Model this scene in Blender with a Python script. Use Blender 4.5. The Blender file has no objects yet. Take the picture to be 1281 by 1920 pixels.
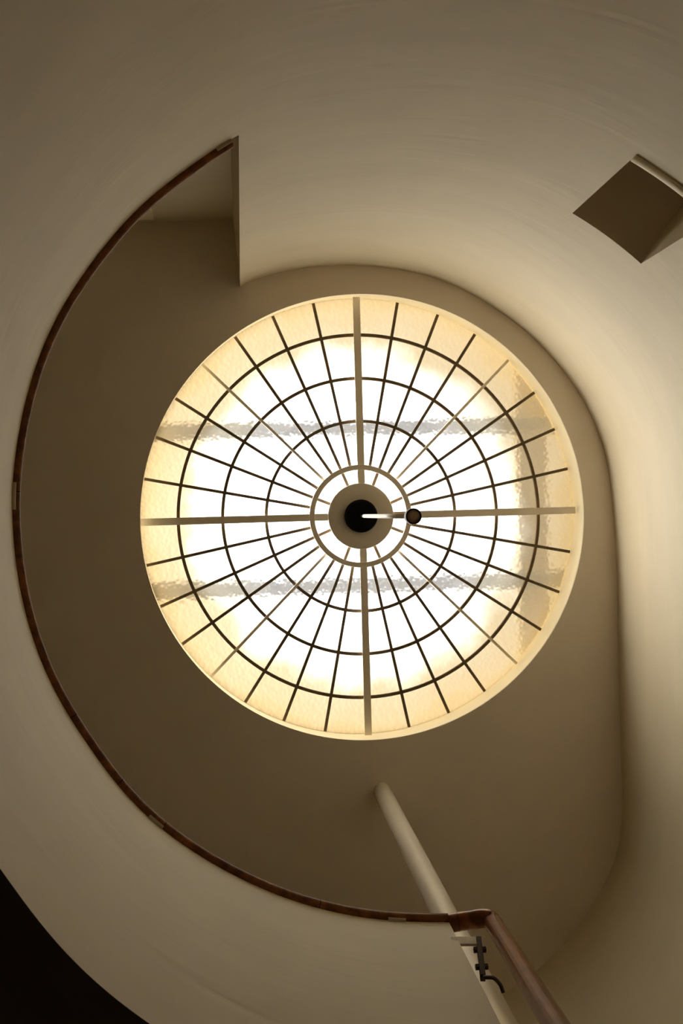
import bpy, bmesh, math, random
from mathutils import Vector, Matrix
random.seed(4)
PI = math.pi
C = bpy.context.scene.collection
W, HH, F = 1281.0, 1920.0, 1900.0
CAMZ = 1.5                     # eye height above the well floor
VP = (454.0, 966.0)            # where plumb lines meet in the photograph

# ------------------------------------------------------------------ camera
Zc = Vector(((VP[0]-W/2)/F, (VP[1]-HH/2)/F, 1)).normalized()
Xc = (Vector((1, 0, 0)) - Zc*Zc.x).normalized()
Yc = Zc.cross(Xc)
def world_dir(c): return Vector((c.dot(Xc), c.dot(Yc), c.dot(Zc)))
cam_d = bpy.data.cameras.new('camera'); cam = bpy.data.objects.new('camera', cam_d); C.objects.link(cam)
r_, u_, b_ = world_dir(Vector((1, 0, 0))), world_dir(Vector((0, -1, 0))), world_dir(Vector((0, 0, -1)))
cam.matrix_world = Matrix(((r_.x, u_.x, b_.x, 0), (r_.y, u_.y, b_.y, 0), (r_.z, u_.z, b_.z, CAMZ), (0, 0, 0, 1)))
cam_d.sensor_fit = 'HORIZONTAL'; cam_d.sensor_width = 36; cam_d.lens = F/W*36
cam_d.clip_start = 0.02; cam_d.clip_end = 200
bpy.context.scene.camera = cam
def ray(px, py): return world_dir(Vector((px-W/2, py-HH/2, F)))
def at(px, py, z):             # survey helper: the point of the building at height z (above the eye) seen there
    d = ray(px, py); t = z/d.z
    return Vector((d.x*t, d.y*t, CAMZ+z))

HC = 7.55                      # ceiling above the eye
e1 = at(447, 530, HC)
ZR = min((abs(at(444.5, 248, z).y-e1.y), z) for z in [4+i*.005 for i in range(300)])[1]   # handrail height
ZC, ZRW = CAMZ+HC, CAMZ+ZR
ZS = CAMZ+ZR*.643              # underside of the landing slab
ZF = ZRW-1.0                   # landing floor

# ------------------------------------------------------------------ materials
def nodes(m):
    m.use_nodes = True; nt = m.node_tree; return nt, nt.nodes, nt.links, nt.nodes['Principled BSDF']
def paint(name, col, rough=.55, bump=.15, scale=3., var=.06, spec=.3, fine=.0):
    m = bpy.data.materials.new(name); nt, N, L, P = nodes(m)
    tc = N.new('ShaderNodeTexCoord'); ns = N.new('ShaderNodeTexNoise'); ns.inputs['Scale'].default_value = scale
    ns.inputs['Detail'].default_value = 5; ns.inputs['Roughness'].default_value = .55
    mp = N.new('ShaderNodeMapping'); mp.inputs['Scale'].default_value = (1, 1, 3.0)
    L.new(tc.outputs['Object'], mp.inputs[0]); L.new(mp.outputs[0], ns.inputs['Vector'])
    rp = N.new('ShaderNodeValToRGB'); rp.color_ramp.elements[0].position = .3; rp.color_ramp.elements[1].position = .7
    rp.color_ramp.elements[0].color = tuple(c*(1-var) for c in col)+(1,)
    rp.color_ramp.elements[1].color = tuple(min(1, c*(1+var)) for c in col)+(1,)
    L.new(ns.outputs['Fac'], rp.inputs[0]); L.new(rp.outputs[0], P.inputs['Base Color'])
    P.inputs['Roughness'].default_value = rough; P.inputs['Specular IOR Level'].default_value = spec
    if bump:
        n2 = N.new('ShaderNodeTexNoise'); n2.inputs['Scale'].default_value = scale*.8; n2.inputs['Detail'].default_value = 4; n2.inputs['Distortion'].default_value = .6
        m2 = N.new('ShaderNodeMapping'); m2.inputs['Scale'].default_value = (.6, .6, 5.0); m2.inputs['Location'].default_value = (3, 7, 1)
        L.new(tc.outputs['Object'], m2.inputs[0]); L.new(m2.outputs[0], n2.inputs['Vector'])
        b = N.new('ShaderNodeBump'); b.inputs['Strength'].default_value = bump; b.inputs['Distance'].default_value = .03
        L.new(n2.outputs['Fac'], b.inputs['Height']); L.new(b.outputs[0], P.inputs['Normal'])
    return m
M = {}
M['plaster'] = paint('cream_plaster', (.645, .565, .405), rough=.6, bump=.22, scale=1.3, var=.035)
M['ceiling'] = paint('ceiling_paint', (.90, .80, .665), rough=.9, bump=.03, scale=2, var=.02, spec=.1)
M['enamel'] = paint('cream_enamel', (.90, .81, .66), rough=.5, bump=0, var=.03)
M['reveal'] = paint('reveal_paint', (.90, .82, .62), rough=.6, bump=.05, var=.02)
M['lead'] = paint('dark_lead', (.16, .11, .055), rough=.6, bump=0, var=.2, scale=8)
M['black'] = paint('black_enamel', (.004, .0035, .003), rough=.6, bump=0, spec=.1)
M['white'] = paint('white_tube', (.86, .81, .72), rough=.35, bump=0, var=.02)
M['bronze'] = paint('brown_metal', (.05, .032, .02), rough=.45, bump=0, var=.2, scale=30)
M['bronze'].node_tree.nodes['Principled BSDF'].inputs['Metallic'].default_value = .4
M['lens'] = paint('lamp_lens', (.62, .48, .37), rough=.3, bump=0, var=.15, scale=40)
M['darkmetal'] = paint('dark_bracket', (.07, .05, .035), rough=.45, bump=0, var=.2, scale=30)
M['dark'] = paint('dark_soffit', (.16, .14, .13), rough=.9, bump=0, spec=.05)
M['floor'] = paint('floor_stone', (.18, .135, .085), rough=.6, bump=.05, var=.2)
M['steel'] = paint('beam_grey', (.36, .36, .36), rough=.7, bump=0, var=.05)
M['pole'] = paint('pole_paint', (.92, .85, .70), rough=.26, bump=0, var=.02, spec=.6)
M['pole'].node_tree.nodes['Principled BSDF'].inputs['Metallic'].default_value = .35
M['pole'].node_tree.nodes['Principled BSDF'].inputs['Coat Roughness'].default_value = .1
M['plate'] = paint('steel_plate', (.55, .48, .36), rough=.35, bump=0, var=.05)
M['plate'].node_tree.nodes['Principled BSDF'].inputs['Metallic'].default_value = .3
M['cable'] = paint('yellow_cable', (.45, .30, .10), rough=.5, bump=0)

def wood():
    m = bpy.data.materials.new('varnished_wood'); nt, N, L, P = nodes(m)
    tc = N.new('ShaderNodeTexCoord'); ns = N.new('ShaderNodeTexNoise'); ns.inputs['Scale'].default_value = 14
    ns.inputs['Detail'].default_value = 8; ns.inputs['Distortion'].default_value = .8
    mp = N.new('ShaderNodeMapping'); mp.inputs['Scale'].default_value = (1, 1, .35)
    L.new(tc.outputs['Object'], mp.inputs[0]); L.new(mp.outputs[0], ns.inputs['Vector'])
    rp = N.new('ShaderNodeValToRGB'); rp.color_ramp.elements[0].position = .35; rp.color_ramp.elements[1].position = .7
    rp.color_ramp.elements[0].color = (.11, .032, .004, 1); rp.color_ramp.elements[1].color = (.30, .105, .018, 1)
    L.new(ns.outputs['Fac'], rp.inputs[0]); L.new(rp.outputs[0], P.inputs['Base Color'])
    P.inputs['Roughness'].default_value = .32; P.inputs['Coat Weight'].default_value = .5; P.inputs['Coat Roughness'].default_value = .15
    b = N.new('ShaderNodeBump'); b.inputs['Strength'].default_value = .15; b.inputs['Distance'].default_value = .01
    L.new(ns.outputs['Fac'], b.inputs['Height']); L.new(b.outputs[0], P.inputs['Normal'])
    return m
M['wood'] = wood()
M['wood_dull'] = wood(); M['wood_dull'].name = 'worn_wood'
_p = M['wood_dull'].node_tree.nodes['Principled BSDF']; _p.inputs['Roughness'].default_value = .6; _p.inputs['Coat Weight'].default_value = 0
M['wood'].node_tree.nodes['Principled BSDF'].inputs['Roughness'].default_value = .4; M['wood'].node_tree.nodes['Principled BSDF'].inputs['Coat IOR'].default_value = 1.45; M['wood'].node_tree.nodes['Principled BSDF'].inputs['Coat Roughness'].default_value = .13
M['wood'].node_tree.nodes['Principled BSDF'].inputs['Coat Weight'].default_value = .35; M['wood'].node_tree.nodes['Principled BSDF'].inputs['Metallic'].default_value = .35; M['wood'].node_tree.nodes['Principled BSDF'].inputs['Specular IOR Level'].default_value = .2
M['wood'].node_tree.nodes['Principled BSDF'].inputs['Roughness'].default_value = .28
def translucent(m, fac, col):
    nt = m.node_tree; N, L = nt.nodes, nt.links
    t = N.new('ShaderNodeBsdfTranslucent'); t.inputs['Color'].default_value = col
    x = N.new('ShaderNodeMixShader'); x.inputs[0].default_value = fac
    L.new(N['Principled BSDF'].outputs[0], x.inputs[1]); L.new(t.outputs[0], x.inputs[2]); L.new(x.outputs[0], N['Material Output'].inputs['Surface'])
    return m
M['curb'] = translucent(paint('curb_paint', (.92, .85, .66), rough=.6, bump=0, var=.02), .3, (.32, .27, .17, 1))
M['brass'] = translucent(paint('beam_ochre', (.70, .55, .28), rough=.7, bump=0, var=.08, scale=6), .5, (.14, .10, .035, 1))
M['steel'] = translucent(M['steel'], .5, (.16, .16, .155, 1))
M['soffit'] = paint('shaded_reveal', (.56, .46, .34), rough=.8, bump=0, var=.03)  # wall plaster with the opening's overhead shade put into the colour

def glass(R):
    m = bpy.data.materials.new('hammered_glass'); m.use_nodes = True; nt = m.node_tree; N, L = nt.nodes, nt.links
    N.remove(N['Principled BSDF'])
    tc = N.new('ShaderNodeTexCoord')
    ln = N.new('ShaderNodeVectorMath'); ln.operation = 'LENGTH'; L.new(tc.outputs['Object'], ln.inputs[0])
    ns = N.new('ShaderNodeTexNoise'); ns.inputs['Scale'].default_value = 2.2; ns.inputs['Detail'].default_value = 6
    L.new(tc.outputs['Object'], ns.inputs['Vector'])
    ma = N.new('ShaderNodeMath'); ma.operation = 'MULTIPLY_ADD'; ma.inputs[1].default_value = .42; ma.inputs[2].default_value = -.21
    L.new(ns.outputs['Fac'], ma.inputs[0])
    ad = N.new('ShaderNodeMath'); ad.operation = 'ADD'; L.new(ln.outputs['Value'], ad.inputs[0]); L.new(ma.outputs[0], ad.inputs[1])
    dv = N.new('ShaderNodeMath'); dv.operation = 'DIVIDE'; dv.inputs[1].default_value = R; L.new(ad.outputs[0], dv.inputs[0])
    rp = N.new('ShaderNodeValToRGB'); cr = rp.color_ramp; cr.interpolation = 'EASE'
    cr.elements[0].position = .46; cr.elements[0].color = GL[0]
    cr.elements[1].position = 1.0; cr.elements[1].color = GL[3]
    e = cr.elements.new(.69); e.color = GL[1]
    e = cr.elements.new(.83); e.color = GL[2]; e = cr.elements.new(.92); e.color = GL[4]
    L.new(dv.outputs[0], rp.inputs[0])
    vo = N.new('ShaderNodeTexVoronoi'); vo.inputs['Scale'].default_value = 38; vo.feature = 'SMOOTH_F1'
    L.new(tc.outputs['Object'], vo.inputs['Vector'])
    bp = N.new('ShaderNodeBump'); bp.inputs['Strength'].default_value = .9; bp.inputs['Distance'].default_value = .02
    L.new(vo.outputs['Distance'], bp.inputs['Height'])
    rf = N.new('ShaderNodeBsdfRefraction'); rf.inputs['IOR'].default_value = 1.16; rf.inputs['Roughness'].default_value = .55
    L.new(rp.outputs[0], rf.inputs['Color']); L.new(bp.outputs[0], rf.inputs['Normal'])
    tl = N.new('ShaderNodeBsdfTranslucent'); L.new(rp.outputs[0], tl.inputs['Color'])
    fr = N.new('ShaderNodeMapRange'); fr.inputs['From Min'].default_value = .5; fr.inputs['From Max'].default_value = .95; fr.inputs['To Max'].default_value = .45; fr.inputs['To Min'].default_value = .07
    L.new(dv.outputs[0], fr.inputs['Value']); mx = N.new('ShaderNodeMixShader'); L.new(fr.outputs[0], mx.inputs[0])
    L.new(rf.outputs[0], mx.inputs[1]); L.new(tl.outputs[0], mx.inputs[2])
    L.new(mx.outputs[0], N['Material Output'].inputs['Surface'])
    return m
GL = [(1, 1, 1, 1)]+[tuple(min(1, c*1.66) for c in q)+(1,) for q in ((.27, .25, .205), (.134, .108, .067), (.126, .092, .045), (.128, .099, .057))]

# ------------------------------------------------------------------ helpers
def mesh(name, verts, faces, mat, parent=None, smooth=False, loc=None):
    me = bpy.data.meshes.new(name)
    off = Vector(loc) if loc is not None else Vector((0, 0, 0))
    me.from_pydata([tuple(Vector(v)-off) for v in verts], [], faces); me.validate(); me.update()
    if smooth: me.polygons.foreach_set('use_smooth', [True]*len(me.polygons))
    me.materials.append(mat)
    o = bpy.data.objects.new(name, me); C.objects.link(o); o.location = off
    if parent:
        o.parent = parent; o.location = off - parent.location
    return o
def thing(name, label, cat, loc, group=None):
    o = bpy.data.objects.new(name, None); C.objects.link(o); o.location = loc; o.empty_display_size = .1
    o['label'] = label; o['category'] = cat
    if group: o['group'] = group
    return o
def struct(o, label=None, cat=None):
    o['kind'] = 'structure'
    if label: o['label'] = label
    if cat: o['category'] = cat
    return o
def catmull(pts, n=8, closed=False):
    out = []
    for i in range(len(pts)-1):
        p0 = pts[i-1] if i else pts[0]*2-pts[1]
        p1, p2 = pts[i], pts[i+1]
        p3 = pts[i+2] if i+2 < len(pts) else p2*2-p1
        for k in range(n):
            t = k/n
            out.append(.5*((2*p1)+(p2-p0)*t+(2*p0-5*p1+4*p2-p3)*t*t+(3*p1-p0-3*p2+p3)*t**3))
    out.append(pts[-1]); return out
def resample(pts, step):
    out = [pts[0]]; acc = 0
    L = [0]
    for a, b in zip(pts, pts[1:]): L.append(L[-1]+(b-a).length)
    n = max(2, int(round(L[-1]/step))); j = 0
    for i in range(1, n):
        s = L[-1]*i/n
        while L[j+1] < s: j += 1
        out.append(pts[j].lerp(pts[j+1], (s-L[j])/(L[j+1]-L[j])))
    out.append(pts[-1]); return out
def smooth_line(pts, it=6):
    p = [q.copy() for q in pts]
    for _ in range(it):
        p = [p[0]]+[(p[i-1]+p[i]*2+p[i+1])/4 for i in range(1, len(p)-1)]+[p[-1]]
    return p
def tube(pts, a, b=None, n=16, up=Vector((0, 0, 1)), caps=True, power=1.0):
    """swept section, a = half width across, b = half height along 'up'"""
    b = b or a; V = []; Fc = []
    m = len(pts)
    for i, p in enumerate(pts):
        t = (pts[min(i+1, m-1)]-pts[max(i-1, 0)]).normalized()
        s = t.cross(up)
        if s.length < 1e-4: s = t.cross(Vector((1, 0, 0)))
        s.normalize(); w = s.cross(t).normalized()
        for k in range(n):
            an = 2*PI*k/n
            c, q = math.cos(an), math.sin(an)
            c = math.copysign(abs(c)**power, c); q = math.copysign(abs(q)**power, q)
            V.append(p+s*(a*c)+w*(b*q))
    for i in range(m-1):
        for k in range(n):
            Fc.append((i*n+k, i*n+(k+1) % n, (i+1)*n+(k+1) % n, (i+1)*n+k))
    if caps: Fc += [tuple(reversed(range(n))), tuple(range((m-1)*n, m*n))]
    return V, Fc
def bar(p, q, w, h, up=Vector((0, 0, 1))):
    t = (q-p).normalized(); s = t.cross(up).normalized(); u = s.cross(t).normalized()
    V = [e+s*(x*w/2)+u*(y*h/2) for e in (p, q) for x, y in ((-1, -1), (1, -1), (1, 1), (-1, 1))]
    return V, [(3, 2, 1, 0), (4, 5, 6, 7), (0, 1, 5, 4), (1, 2, 6, 5), (2, 3, 7, 6), (3, 0, 4, 7)]
def join(*vf):
    V, Fc = [], []
    for v, f in vf:
        o = len(V); V += v; Fc += [tuple(i+o for i in q) for q in f]
    return V, Fc
def lathe(c, prof, n=64, close=False):
    V = [Vector((c.x+r*math.cos(2*PI*k/n), c.y+r*math.sin(2*PI*k/n), z)) for r, z in prof for k in range(n)]
    Fc = []; m = len(prof)
    for i in range(m if close else m-1):
        j = (i+1) % m
        for k in range(n): Fc.append((i*n+k, i*n+(k+1) % n, j*n+(k+1) % n, j*n+k))
    return V, Fc
def bevel(o, w, seg=2):
    m = o.modifiers.new('bevel', 'BEVEL'); m.width = w; m.segments = seg; m.limit_method = 'ANGLE'; return o

# ------------------------------------------------------------------ plan curves (survey of the stairwell)
rail_px = [(445, 248), (395, 283), (336, 326), (258, 387), (221, 431), (180, 480), (138, 540), (101, 602), (70, 675), (46, 755), (30, 839), (22.5, 905),
           (22.5, 975), (28, 1050), (44, 1139), (69, 1222), (97, 1287), (136, 1355), (188, 1430), (225, 1480), (280, 1536), (350, 1590),
           (440, 1643), (530, 1683), (590, 1702), (640, 1714), (700, 1724), (764, 1729), (842, 1729)]
wall_px = [(447, 531), (470, 524), (520, 510), (580, 501), (640, 497), (700, 499), (780, 511), (840, 530), (900, 560), (960, 600), (1020, 653), (1080, 727),
           (1118, 800), (1138, 865), (1150, 960), (1156, 1060), (1159, 1180), (1162, 1300), (1164, 1400), (1167, 1480), (1166, 1550), (1154, 1612), (1128, 1669),
           (1101, 1714), (1066, 1760), (1008, 1819), (947, 1862), (880, 1900)]
def flat(v): return Vector((v.x, v.y, 0))
para = smooth_line(resample(catmull([flat(at(x, y, ZR-.045)) for x, y in rail_px]), .04), 14)      # top-left, round the left, to the end by the pole
wall = smooth_line(resample(catmull([flat(at(x, y, HC)) for x, y in wall_px]), .04), 10)
para[0] = wall[0].copy()
_c = list(reversed(para))+wall[1:]; _j = len(para)-1        # the well face is one unbroken curve: ease the meeting point
for _h, _n in ((3, 10), (6, 8), (9, 6), (12, 4), (16, 3), (20, 2)):
    for _ in range(_n): _c = _c[:_j-_h]+[(_c[i-1]+_c[i]*2+_c[i+1])/4 for i in range(_j-_h, _j+_h+1)]+_c[_j+_h+1:]
para = list(reversed(_c[:_j+1])); wall = _c[_j:]
def out_normals(pl, ctr):
    N_ = []
    for i in range(len(pl)):
        t = (pl[min(i+1, len(pl)-1)]-pl[max(i-1, 0)]).normalized(); n = Vector((t.y, -t.x, 0))
        if n.dot(pl[i]-ctr) < 0: n = -n
        N_.append(n)
    return N_
gl = (at(263, 968, HC).x, at(1095, 968, HC).x); gt = (at(679, 551, HC).y, at(679, 1388, HC).y)
OC = Vector(((gl[0]+gl[1])/2, (gt[0]+gt[1])/2, ZC)); ORx, ORy = (gl[1]-gl[0])/2, (gt[1]-gt[0])/2
NP_ = out_normals(para, OC*1); NW = out_normals(wall, OC*1); NP_[0] = NW[0] = (NP_[1]+NW[1]).normalized()

# ------------------------------------------------------------------ walls
def sheet(pl, z0, z1, thick_n=None, thick=0):
    n = len(pl)
    V = [Vector((p.x, p.y, z)) for z in (z0, z1) for p in pl]
    Fc = [(i, i+1, n+i+1, n+i) for i in range(n-1)]
    if thick:
        V += [Vector((p.x+q.x*thick, p.y+q.y*thick, z)) for z in (z0, z1) for p, q in zip(pl, thick_n)]
        Fc += [(2*n+i, 3*n+i, 3*n+i+1, 2*n+i+1) for i in range(n-1)]
        Fc += [(n+i, n+i+1, 3*n+i+1, 3*n+i) for i in range(n-1)]
        Fc += [(i, 2*n+i, 2*n+i+1, i+1) for i in range(n-1)]
        Fc += [(0, n, 3*n, 2*n), (n-1, 3*n-1, 4*n-1, 2*n-1)]
    return V, Fc
PT = .065                                              # parapet thickness
half = next(i for i, p in enumerate(para) if p.y > .45)  # beyond this the parapet face runs down only to the slab
def fix(o, smooth_angle=40):
    bm = bmesh.new(); bm.from_mesh(o.data); bmesh.ops.remove_doubles(bm, verts=bm.verts, dist=1e-5)
    bmesh.ops.recalc_face_normals(bm, faces=bm.faces); bm.to_mesh(o.data); bm.free()
    try: o.data.set_sharp_from_angle(angle=math.radians(smooth_angle))
    except Exception: pass
    return o
ZP = ZRW-.045                                          # top of the masonry under the rail
v, f = sheet(para, ZS, ZP, NP_, PT)
o = fix(mesh('wall_left', v, f, M['plaster'], smooth=True))
struct(o, 'solid cream plaster balustrade curving around the left of the well under the wooden handrail', 'balustrade')
v, f = sheet(para[:half+1], 0, ZS, NP_[:half+1], PT)
o = fix(mesh('wall_lower', v, f, M['plaster'], smooth=True))
struct(o, 'curved cream plaster wall of the well below the landing', 'wall')

# outer wall with a square window opening
def wall_hit(px, py):
    d = ray(px, py); best = None
    for i in range(len(wall)-1):
        a, b = wall[i], wall[i+1]; e = b-a
        den = d.x*e.y-d.y*e.x
        if abs(den) < 1e-9: continue
        t = (a.x*e.y-a.y*e.x)/den; u = (a.x*d.y-a.y*d.x)/den
        if t > 0 and -1e-6 <= u <= 1: best = (i+u, CAMZ+d.z*t)
    return best
TL, TR, BL = wall_hit(1072, 400), wall_hit(1203, 494), wall_hit(1185, 299)
print('opening', TL, TR, BL, 'ZR', ZR, 'OC', OC, ORx, ORy)
s0, s1 = (TL[0]+BL[0])/2, TR[0]; zt, zb = (TL[1]+TR[1])/2, BL[1]
def wp(s):
    i = min(int(s), len(wall)-2); return wall[i].lerp(wall[i+1], s-i)
def wn(s):
    i = min(int(s), len(wall)-2); return NW[i].lerp(NW[i+1], s-i).normalized()
S = sorted(set([float(i) for i in range(len(wall))] + [s0, s1])); S = [s for s in S if s in (s0, s1) or (abs(s-s0) > .15 and abs(s-s1) > .15)]
Zs = [0, 2, 4, zb, zt, ZC]
V = [Vector((wp(s).x, wp(s).y, z)) for z in Zs for s in S]; n = len(S); Fc = []
for j in range(len(Zs)-1):
    for i in range(n-1):
        if Zs[j] == zb and S[i] >= s0 and S[i] < s1: continue
        Fc.append((j*n+i, j*n+i+1, (j+1)*n+i+1, (j+1)*n+i))
o = mesh('wall_right', V, Fc, M['plaster'], smooth=True)
struct(o, 'tall smooth cream plaster wall sweeping round the stairwell up to the ceiling', 'wall')
# reveals of the opening
So = [s for s in S if s0 <= s <= s1]; sm = (s0+s1)/2; nd = wn(sm); D = .75
A = [wp(s) for s in So]; k = len(A)
V = [Vector((p.x, p.y, z)) for z in (zb, zt) for p in A]+[Vector((p.x+nd.x*D, p.y+nd.y*D, z)) for z in (zb, zt) for p in A]
Fc = [(i, i+1, 2*k+i+1, 2*k+i) for i in range(k-1)]+[(k+i, 3*k+i, 3*k+i+1, k+i+1) for i in range(k-1)]
Fc += [(0, 2*k, 3*k, k), (k-1, 2*k-1, 4*k-1, 3*k-1)]+[(2*k+i, 2*k+i+1, 3*k+i+1, 3*k+i) for i in range(k-1)]
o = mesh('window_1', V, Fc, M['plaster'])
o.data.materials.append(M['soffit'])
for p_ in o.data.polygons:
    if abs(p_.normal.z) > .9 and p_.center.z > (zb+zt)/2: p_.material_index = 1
struct(o, 'square opening cut through the curved wall, upper right', 'window')
# rounded lip under the opening
lip = [wp(s)-wn(s)*.004 for s in [s0+(s1-s0+.3)*i/16 for i in range(17)]]
v, f = tube([Vector((p.x, p.y, zb-.03)) for p in lip], .015, .03, n=14)
o = mesh('window_sill', v, f, M['reveal'], smooth=True); o['kind'] = 'structure'
o['label'] = 'rounded projecting sill lip along the foot of the square opening'; o.name = 'trim_1'

# pier end of the outer wall + landing back wall
b0 = wall[0]; b1 = at(437, 412, HC); b2 = at(250, 417, HC)
dirb = (b2-b1).normalized(); b3 = b1+dirb*4.2
def quadwall(name, pts, z0, z1, mat):
    V = [Vector((p.x, p.y, z)) for z in (z0, z1) for p in pts]; n = len(pts)
    return mesh(name, V, [(i, i+1, n+i+1, n+i) for i in range(n-1)], mat)
struct(quadwall('wall_back', [b0, b1, b3], ZF, ZC, M['plaster']), 'cream wall of the upper landing behind the balustrade', 'wall')
# shallow panel low on the landing wall
pa, pb = at(252, 404, HC), at(291, 404, HC)
t = (pb-pa).normalized(); nn = Vector((-t.y, t.x, 0));
if nn.y < 0: nn = -nn
q = [b1+dirb*((b1-b2).length*(437-x)/187.) for x in (291, 200)]
vv = [Vector((p.x, p.y, z))+nn*d for p in q for z in (ZC-1.9, ZC-.16) for d in (0, .03)]
o = mesh('trim_2', vv, [(0, 1, 3, 2), (4, 6, 7, 5), (1, 5, 7, 3), (0, 4, 5, 1), (2, 3, 7, 6), (0, 2, 6, 4)], M['reveal'])
struct(o, 'pale flat panel on the landing wall beside the handrail', 'panel')

# enclosing rooms of the building
X0, X1, Y0, Y1 = b3.x, 4.6, -4.2, 5.4
struct(quadwall('wall_far_left', [Vector((X0, b3.y, 0)), Vector((X0, Y1, 0))], 0, ZC, M['plaster']), 'end wall of the landing', 'wall')
struct(quadwall('wall_front', [Vector((X0, Y1, 0)), Vector((X1, Y1, 0))], 0, ZC, M['plaster']), 'front wall of the stair hall', 'wall')
struct(quadwall('wall_outer_right', [Vector((X1, Y1, 0)), Vector((X1, Y0, 0)), Vector((X0, Y0, 0)), Vector((X0, b3.y, 0))], 0, ZC, M['plaster']), 'outer wall of the building', 'wall')
we = wall[-1]
o = mesh('floor', [(X0, Y0, 0), (X1, Y0, 0), (X1, Y1, 0), (X0, Y1, 0)], [(0, 1, 2, 3)], M['floor']); struct(o, 'dark stone floor of the well', 'floor')
# landing slab: outside the parapet
outer = [p+nq*PT*.5 for p, nq in zip(para, NP_)]
lp = []
for p in outer:
    if p.y < 0 and False: pass
    lp.append(p)
def to_edge(p, i):
    u = i/(len(outer)-1)
    # outer boundary walked in step with the parapet: back wall -> left wall -> front wall
    P_ = [Vector((b1.x, b1.y+.0, 0)), Vector((X0, b3.y, 0)), Vector((X0, Y1, 0)), Vector((outer[-1].x, Y1, 0))]
    Ls = [(P_[j+1]-P_[j]).length for j in range(3)]; T = sum(Ls)*u
    for j in range(3):
        if T <= Ls[j]+1e-6: return P_[j].lerp(P_[j+1], T/Ls[j])
        T -= Ls[j]
    return P_[-1]
n = len(outer); ed = [to_edge(p, i) for i, p in enumerate(outer)]
V = [Vector((p.x, p.y, ZF)) for p in outer]+[Vector((p.x, p.y, ZF)) for p in ed]
o = mesh('floor_landing', V, [(i, i+1, n+i+1, n+i) for i in range(n-1)], M['floor']); struct(o, 'upper landing floor', 'floor')
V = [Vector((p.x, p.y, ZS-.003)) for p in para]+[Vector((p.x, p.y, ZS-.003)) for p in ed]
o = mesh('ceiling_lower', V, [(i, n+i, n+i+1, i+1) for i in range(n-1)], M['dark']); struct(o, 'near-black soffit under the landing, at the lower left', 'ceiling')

# ------------------------------------------------------------------ ceiling with round opening
n = 192; V = []; Fc = []
for k in range(n):
    a = 2*PI*k/n; V.append(Vector((OC.x+ORx*math.cos(a), OC.y+ORy*math.sin(a), ZC)))
for k in range(n):
    a = 2*PI*k/n; c, s = math.cos(a), math.sin(a)
    tx = ((X1-OC.x)/c if c > 0 else (X0-OC.x)/c) if abs(c) > 1e-6 else 1e9
    ty = ((Y1-OC.y)/s if s > 0 else (Y0-OC.y)/s) if abs(s) > 1e-6 else 1e9
    t = min(tx, ty); V.append(Vector((OC.x+t*c, OC.y+t*s, ZC)))
for k in range(n): Fc.append((k, (k+1) % n, n+(k+1) % n, n+k))
o = mesh('ceiling', V, Fc, M['ceiling']); struct(o, 'flat ceiling around the round skylight', 'ceiling')

# ------------------------------------------------------------------ skylight
ZG = HC+.20
gx = (at(263.5, 968, ZG).x, at(1074, 968, ZG).x); gy = (at(668, 561, ZG).y, at(668, 1375, ZG).y)
GC = Vector(((gx[0]+gx[1])/2, (gy[0]+gy[1])/2, CAMZ+ZG)); R = ((gx[1]-gx[0])+(gy[1]-gy[0]))/4
print('GC', GC, R)
sk = thing('skylight', 'round leaded glass skylight with radial bars glowing white and amber in the ceiling', 'skylight', GC)
mpx = R/406.
# curb (plaster throat between ceiling and glass)
n = 192; prof = []
V = []
for u in [0, .04, .12, .3, .6, 1.0, 1.15]:
    for k in range(n):
        a = 2*PI*k/n
        A_ = Vector((OC.x+ORx*math.cos(a), OC.y+ORy*math.sin(a), ZC)); B_ = Vector((GC.x+(R+.004)*math.cos(a), GC.y+(R+.004)*math.sin(a), GC.z))
        p = A_.lerp(B_, u)
        if u == 0: p = A_+Vector((math.cos(a)*.012, math.sin(a)*.012, 0))
        V.append(p)
Fc = [(i*n+k, i*n+(k+1) % n, (i+1)*n+(k+1) % n, (i+1)*n+k) for i in range(6) for k in range(n)]
o = mesh('trim_6', V, Fc, M['curb'], smooth=True); struct(o, 'cream plaster rim of the round ceiling opening around the skylight', 'rim')
# glass disc, slightly dished panes between the bars
nr, na = 12, 128
V = [GC.copy()]; Fc = []
for i in range(1, nr+1):
    for k in range(na):
        a = 2*PI*k/na; V.append(Vector((GC.x+R*1.01*i/nr*math.cos(a), GC.y+R*1.01*i/nr*math.sin(a), GC.z)))
for k in range(na): Fc.append((0, 1+(k+1) % na, 1+k))
for i in range(nr-1):
    for k in range(na):
        a0 = 1+i*na; Fc.append((a0+k, a0+(k+1) % na, a0+na+(k+1) % na, a0+na+k))
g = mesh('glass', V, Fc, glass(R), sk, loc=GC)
for p in g.data.polygons:
    pass
if g.data.polygons[5].normal.z > 0: g.data.flip_normals()
g.location = (0, 0, 0)
ROT = math.radians(-1.6)
def pol(r, a, dz): return Vector((GC.x+r*math.cos(a), GC.y+r*math.sin(a), GC.z+dz))
zl = -.012
for rr in (177, 257, 338):
    v, f = lathe(Vector((GC.x, GC.y, 0)), [((rr-2.8)*mpx, GC.z+zl-.012), ((rr+2.8)*mpx, GC.z+zl-.012), ((rr+2.8)*mpx, GC.z-.002), ((rr-2.8)*mpx, GC.z-.002)], 160, True)
    mesh('glazing_ring', v, f, M['lead'], sk)
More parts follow.
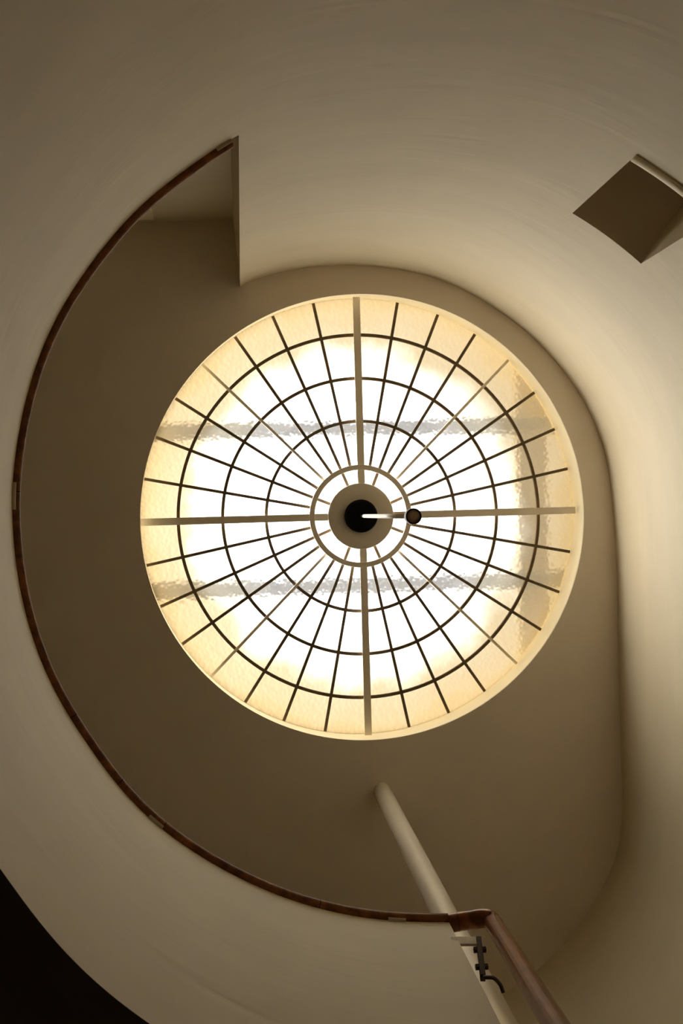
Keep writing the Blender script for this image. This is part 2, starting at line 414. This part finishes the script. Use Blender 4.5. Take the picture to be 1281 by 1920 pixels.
for k in range(32):
    a = ROT+2*PI*k/32
    if k % 8 == 0: continue
    if k % 4 == 0:
        v, f = bar(pol(92*mpx, a, -.032), pol(405*mpx, a, -.032), .020, .035); mesh('diagonal_bar', v, f, M['enamel'], sk)
    else:
        r0 = 58 if k % 8 in (2, 6) else 88
        v, f = bar(pol(r0*mpx, a, zl-.005), pol(405*mpx, a, zl-.005), .022, .018)
        if r0 == 88:
            mesh('glazing_bar', v, f, M['lead'], sk)
        else:
            mesh('glazing_bar', v, f, M['lead'], sk)
ZH = -.085
for k in range(4):
    a = ROT+PI/2*k
    v, f = join(bar(pol(50*mpx, a, ZH+.01), pol(405.5*mpx, a, ZH+.01), .054, .014), bar(pol(50*mpx, a, ZH+.045), pol(405.5*mpx, a, ZH+.045), .014, .07))
    mesh('main_rib', v, f, M['enamel'], sk)
GC0 = Vector((at(673.5, 967, ZG+ZH).x, at(673.5, 967, ZG+ZH).y, 0))
GC0 = Vector(((GC0.x+GC.x)/2, GC.y, 0))
z = GC.z+ZH
v, f = lathe(GC0, [(85.5*mpx, z-.012), (95*mpx, z-.012), (95*mpx, z+.012), (85.5*mpx, z+.012)], 96, True)
bevel(mesh('hub_ring', v, f, M['enamel'], sk), .003)
v, f = lathe(GC0, [(20*mpx, z+.02), (40*mpx, z+.008), (60.0*mpx, z-.018), (61*mpx, z-.012), (60.5*mpx, z), (46*mpx, z+.03), (20*mpx, z+.04)], 96)
mesh('hub_disc', v, f, M['enamel'], sk, smooth=True)
# little cable sagging beside the rib
cp = [at(x, y, ZG-.05) for x, y in ((668, 566), (671.5, 585), (674.5, 612), (674.5, 640), (672.5, 665), (670.5, 690))]
v, f = tube(catmull(cp, 6), .0045, n=8); mesh('cable', v, f, M['cable'], sk, smooth=True)

# roof structure above the glass
def roof_beam(name, p, q, w, h, lab, mt='steel'):
    v, f = bar(p, q, w, h); o = bevel(mesh(name, v, f, M[mt]), .01); struct(o, lab, 'beam'); return o
ZB = CAMZ+ZG+.28
def ab(px, py, z): return at(px, py, z)
zz = ZG+.45
R2 = R+.35
def xb(py0, py1, lab, nm):
    a = at(300, py0, zz); b = at(1000, py1, zz); d = (b-a).normalized()
    return roof_beam(nm, a-d*.5, b+d*.5, .13, .10, lab)
xb(812, 798, 'grey roof beam blurred behind the upper half of the skylight', 'trim_3')
xb(1108, 1086, 'grey roof beam blurred behind the lower half of the skylight', 'trim_4')
a = at(988, 600, zz); b = at(1000, 1330, zz); d = (b-a).normalized()
roof_beam('trim_5', a-d*.4, b+d*.4, .24, .10, 'broad ochre roof beam blurred behind the right side of the skylight', 'brass')
# ------------------------------------------------------------------ pendant lamp
px_top, px_bot = (676.5, 967.2), (776, 968.4)
pc = Vector((GC0.x, at(676, 967.3, ZG-.1).y, 0))
# height at which the lamp on this plumb line appears at x=776
zl_ = min((abs(at(776, 968, zz_).x-pc.x), zz_) for zz_ in [3+i*.005 for i in range(800)])[1]
print('lamp height', zl_)
py_ = at(776, 968.5, zl_).y
pc.y = (pc.y+py_)/2
z0 = CAMZ+zl_; zt_ = GC.z+ZH
pl = thing('pendant_lamp', 'white rod pendant lamp with a dark round head hanging from the skylight centre', 'lamp', (pc.x, pc.y, zt_+.03))
v, f = lathe(pc, [(.001, zt_-.055), (27*mpx, zt_-.055), (30*mpx, zt_-.045), (30.5*mpx, zt_-.03), (30.5*mpx, zt_-.002), (.001, zt_-.002)], 64)
mesh('canopy', v, f, M['black'], pl, smooth=False)
v, f = tube([Vector((pc.x, pc.y, z0+.08)), Vector((pc.x, pc.y, zt_-.20))], .0135, n=20); mesh('rod', v, f, M['white'], pl, smooth=True)
v, f = tube([Vector((pc.x, pc.y, zt_-.20)), Vector((pc.x, pc.y, zt_-.05))], .010, n=16); mesh('socket', v, f, M['black'], pl)
rl = 15.5/F*zl_
v, f = lathe(pc, [(.0135, z0+.09), (rl*.55, z0+.085), (rl*.97, z0+.06), (rl, z0+.05), (rl, z0+.005), (rl*.97, z0), (rl*.80, z0), (rl*.78, z0+.004), (rl*.78, z0+.03)], 48)
hd = mesh('lamp_head', v, f, M['bronze'], pl)
v, f = lathe(pc, [(.0005, z0+.008), (rl*.5, z0+.009), (rl*.78, z0+.014)], 48)
ls = mesh('lens', v, f, M['lens'], hd); ls.location = (0, 0, 0); hd_off = hd.location.copy(); ls.location = Vector((0, 0, 0))-pl.location-hd_off

# ------------------------------------------------------------------ steel pole
P1 = at(716.5, 1484, HC)
pv = thing('support_pole', 'glossy cream round pole rising from behind the balustrade end to the ceiling', 'pole', (P1.x, P1.y, 0))
v, f = tube([Vector((P1.x, P1.y, .02)), Vector((P1.x, P1.y, ZC))], .066, n=48); mesh('shaft', v, f, M['pole'], pv, smooth=True)
v, f = lathe(P1, [(.066, 0), (.12, 0), (.12, .015), (.066, .02)], 40); mesh('base_plate', v, f, M['plate'], pv)

# ------------------------------------------------------------------ handrail
hr = thing('handrail', 'brown varnished wooden handrail capping the curved balustrade and descending at lower right', 'handrail', (para[-1].x, para[-1].y, ZRW))
rc = [Vector((p.x+q.x*.021, p.y+q.y*.021, ZRW-.02)) for p, q in zip(para, NP_)]
rc = rc[1:]
v, f = tube(rc, .050, .024, n=20, power=.75); mesh('rail_curve', v, f, M['wood_dull'], hr, smooth=True)
pe = rc[-1]
tdir = (rc[-1]-rc[-5]).normalized()
c1 = at(925, 1731, ZR-.09); c2 = at(1042, 1922, 2.95)
dsc = (c2-c1).normalized()
cpts = catmull([pe-tdir*.02, at(862, 1728, ZR-.02), at(885, 1725, ZR-.02), at(903, 1722, ZR-.028), at(917, 1723, ZR-.05), c1, c1+dsc*.06], 8)
cpts = smooth_line(cpts, 3)
V, Fc = [], []
v, f = tube(cpts, .042, .030, n=20, power=.8); mesh('corner_bend', v, f, M['wood'], hr, smooth=True)
tt = (-CAMZ-c1.z+CAMZ)/dsc.z
zz1 = .15; ln = (c1.z-zz1)/(-dsc.z)
v, f = tube([c1+dsc*.0, c1+dsc*ln], .040, .040, n=24, power=.9); mesh('descending_rail', v, f, M['wood'], hr, smooth=True)
# dark joints between rail lengths and the flat steel fixing plates under it
def near(px, py):
    t_ = flat(at(px, py, ZR-.045)); return min(range(len(para)), key=lambda i: (para[i]-t_).length)
for px, py in ((33, 935), (137, 1355), (228, 1482), (617, 1708), (313, 1563)):
    i = near(px, py)-2; i = max(1, min(len(rc)-2, i)); td = (rc[i+1]-rc[i-1]).normalized()
    v, f = tube([rc[i]-td*.0015, rc[i]+td*.0015], .0508, .0248, n=20, power=.75); mesh('joint_line', v, f, M['black'], hr)
td = (cpts[8]-cpts[7]).normalized()
v, f = tube([cpts[7]-td*.001, cpts[7]+td*.001], .0428, .0308, n=20, power=.8); mesh('joint_line', v, f, M['black'], hr)
def fixplate(xa, ya, xb_, yb):
    i, j = sorted((near(xa, ya), near(xb_, yb))); j = max(j, i+2)
    seg = [Vector((para[k_].x-NP_[k_].x*.002, para[k_].y-NP_[k_].y*.002, ZP-.003)) for k_ in range(i, j+1)]
    v, f = tube(seg, .014, .006, n=8); mesh('fixing_plate', v, f, M['plate'], hr)
fixplate(283, 1538, 308, 1560); fixplate(726, 1727, 762, 1730); fixplate(26, 905, 25, 960); fixplate(404, 277, 432, 258)

# ------------------------------------------------------------------ bracket clamping rail, balustrade end and pole
za = 4.36*ZR/4.6
a0 = at(860, 1765, za); a1 = at(897, 1765, za); a1.y = a0.y+.004
zb_ = za-.19; b_1 = at(906, 1834, zb_)
br = thing('rail_bracket', 'small metal bracket with bolts and a curved dark hook between balustrade end and pole', 'bracket', a0)
v, f = bar(a0-(a1-a0).normalized()*.03, a1, .045, .014, up=Vector((0, 1, .35)).normalized()); bevel(mesh('arm', v, f, M['white'], br), .002)
tp = a1+Vector((0.004, -.004, .012))
v, f = bar(tp, b_1, .022, .040, up=Vector((0, 1, 0))); bevel(mesh('clamp_bar', v, f, M['darkmetal'], br), .003)
for u in (.28, .72):
    c = tp.lerp(b_1, u)
    v, f = tube([c+Vector((-.026, 0, 0)), c+Vector((.026, 0, 0))], .014, n=6); mesh('bolt', v, f, M['darkmetal'], br)
hz = zb_-.06
hp = [b_1+Vector((0, 0, .02)), b_1.lerp(at(912, 1832, zb_-.02), .8), at(926, 1834, hz+.03), at(938, 1846, hz+.01), at(944, 1861, hz)]
v, f = tube(catmull(hp, 6), .008, .010, n=10); mesh('hook', v, f, M['darkmetal'], br, smooth=True)

# ------------------------------------------------------------------ sky light
w = bpy.data.worlds.new('sky'); bpy.context.scene.world = w; w.use_nodes = True
N, L = w.node_tree.nodes, w.node_tree.links; bg = N['Background']
tc = N.new('ShaderNodeTexCoord'); dt = N.new('ShaderNodeVectorMath'); dt.operation = 'DOT_PRODUCT'
dt.inputs[1].default_value = Vector((-.82, .14, .42)).normalized()     # brighter side of the overcast sky
L.new(tc.outputs['Generated'], dt.inputs[0])
mxm = N.new('ShaderNodeMath'); mxm.operation = 'MAXIMUM'; mxm.inputs[1].default_value = 0; L.new(dt.outputs['Value'], mxm.inputs[0])
pw = N.new('ShaderNodeMath'); pw.operation = 'POWER'; pw.inputs[1].default_value = 3; L.new(mxm.outputs[0], pw.inputs[0])
st = N.new('ShaderNodeMath'); st.operation = 'MULTIPLY_ADD'; st.inputs[1].default_value = 19.5; st.inputs[2].default_value = 2.8
L.new(pw.outputs[0], st.inputs[0]); L.new(st.outputs[0], bg.inputs['Strength'])
bg.inputs['Color'].default_value = (1, .985, .955, 1)

sc = bpy.context.scene
sc.view_settings.view_transform = 'Standard'; sc.view_settings.look = 'None'
sc.view_settings.exposure = 0
sc.cycles.max_bounces = 14; sc.cycles.diffuse_bounces = 8; sc.cycles.transmission_bounces = 6
sc.cycles.caustics_refractive = True; sc.cycles.sample_clamp_indirect = 0
sc.cycles.use_denoising = True
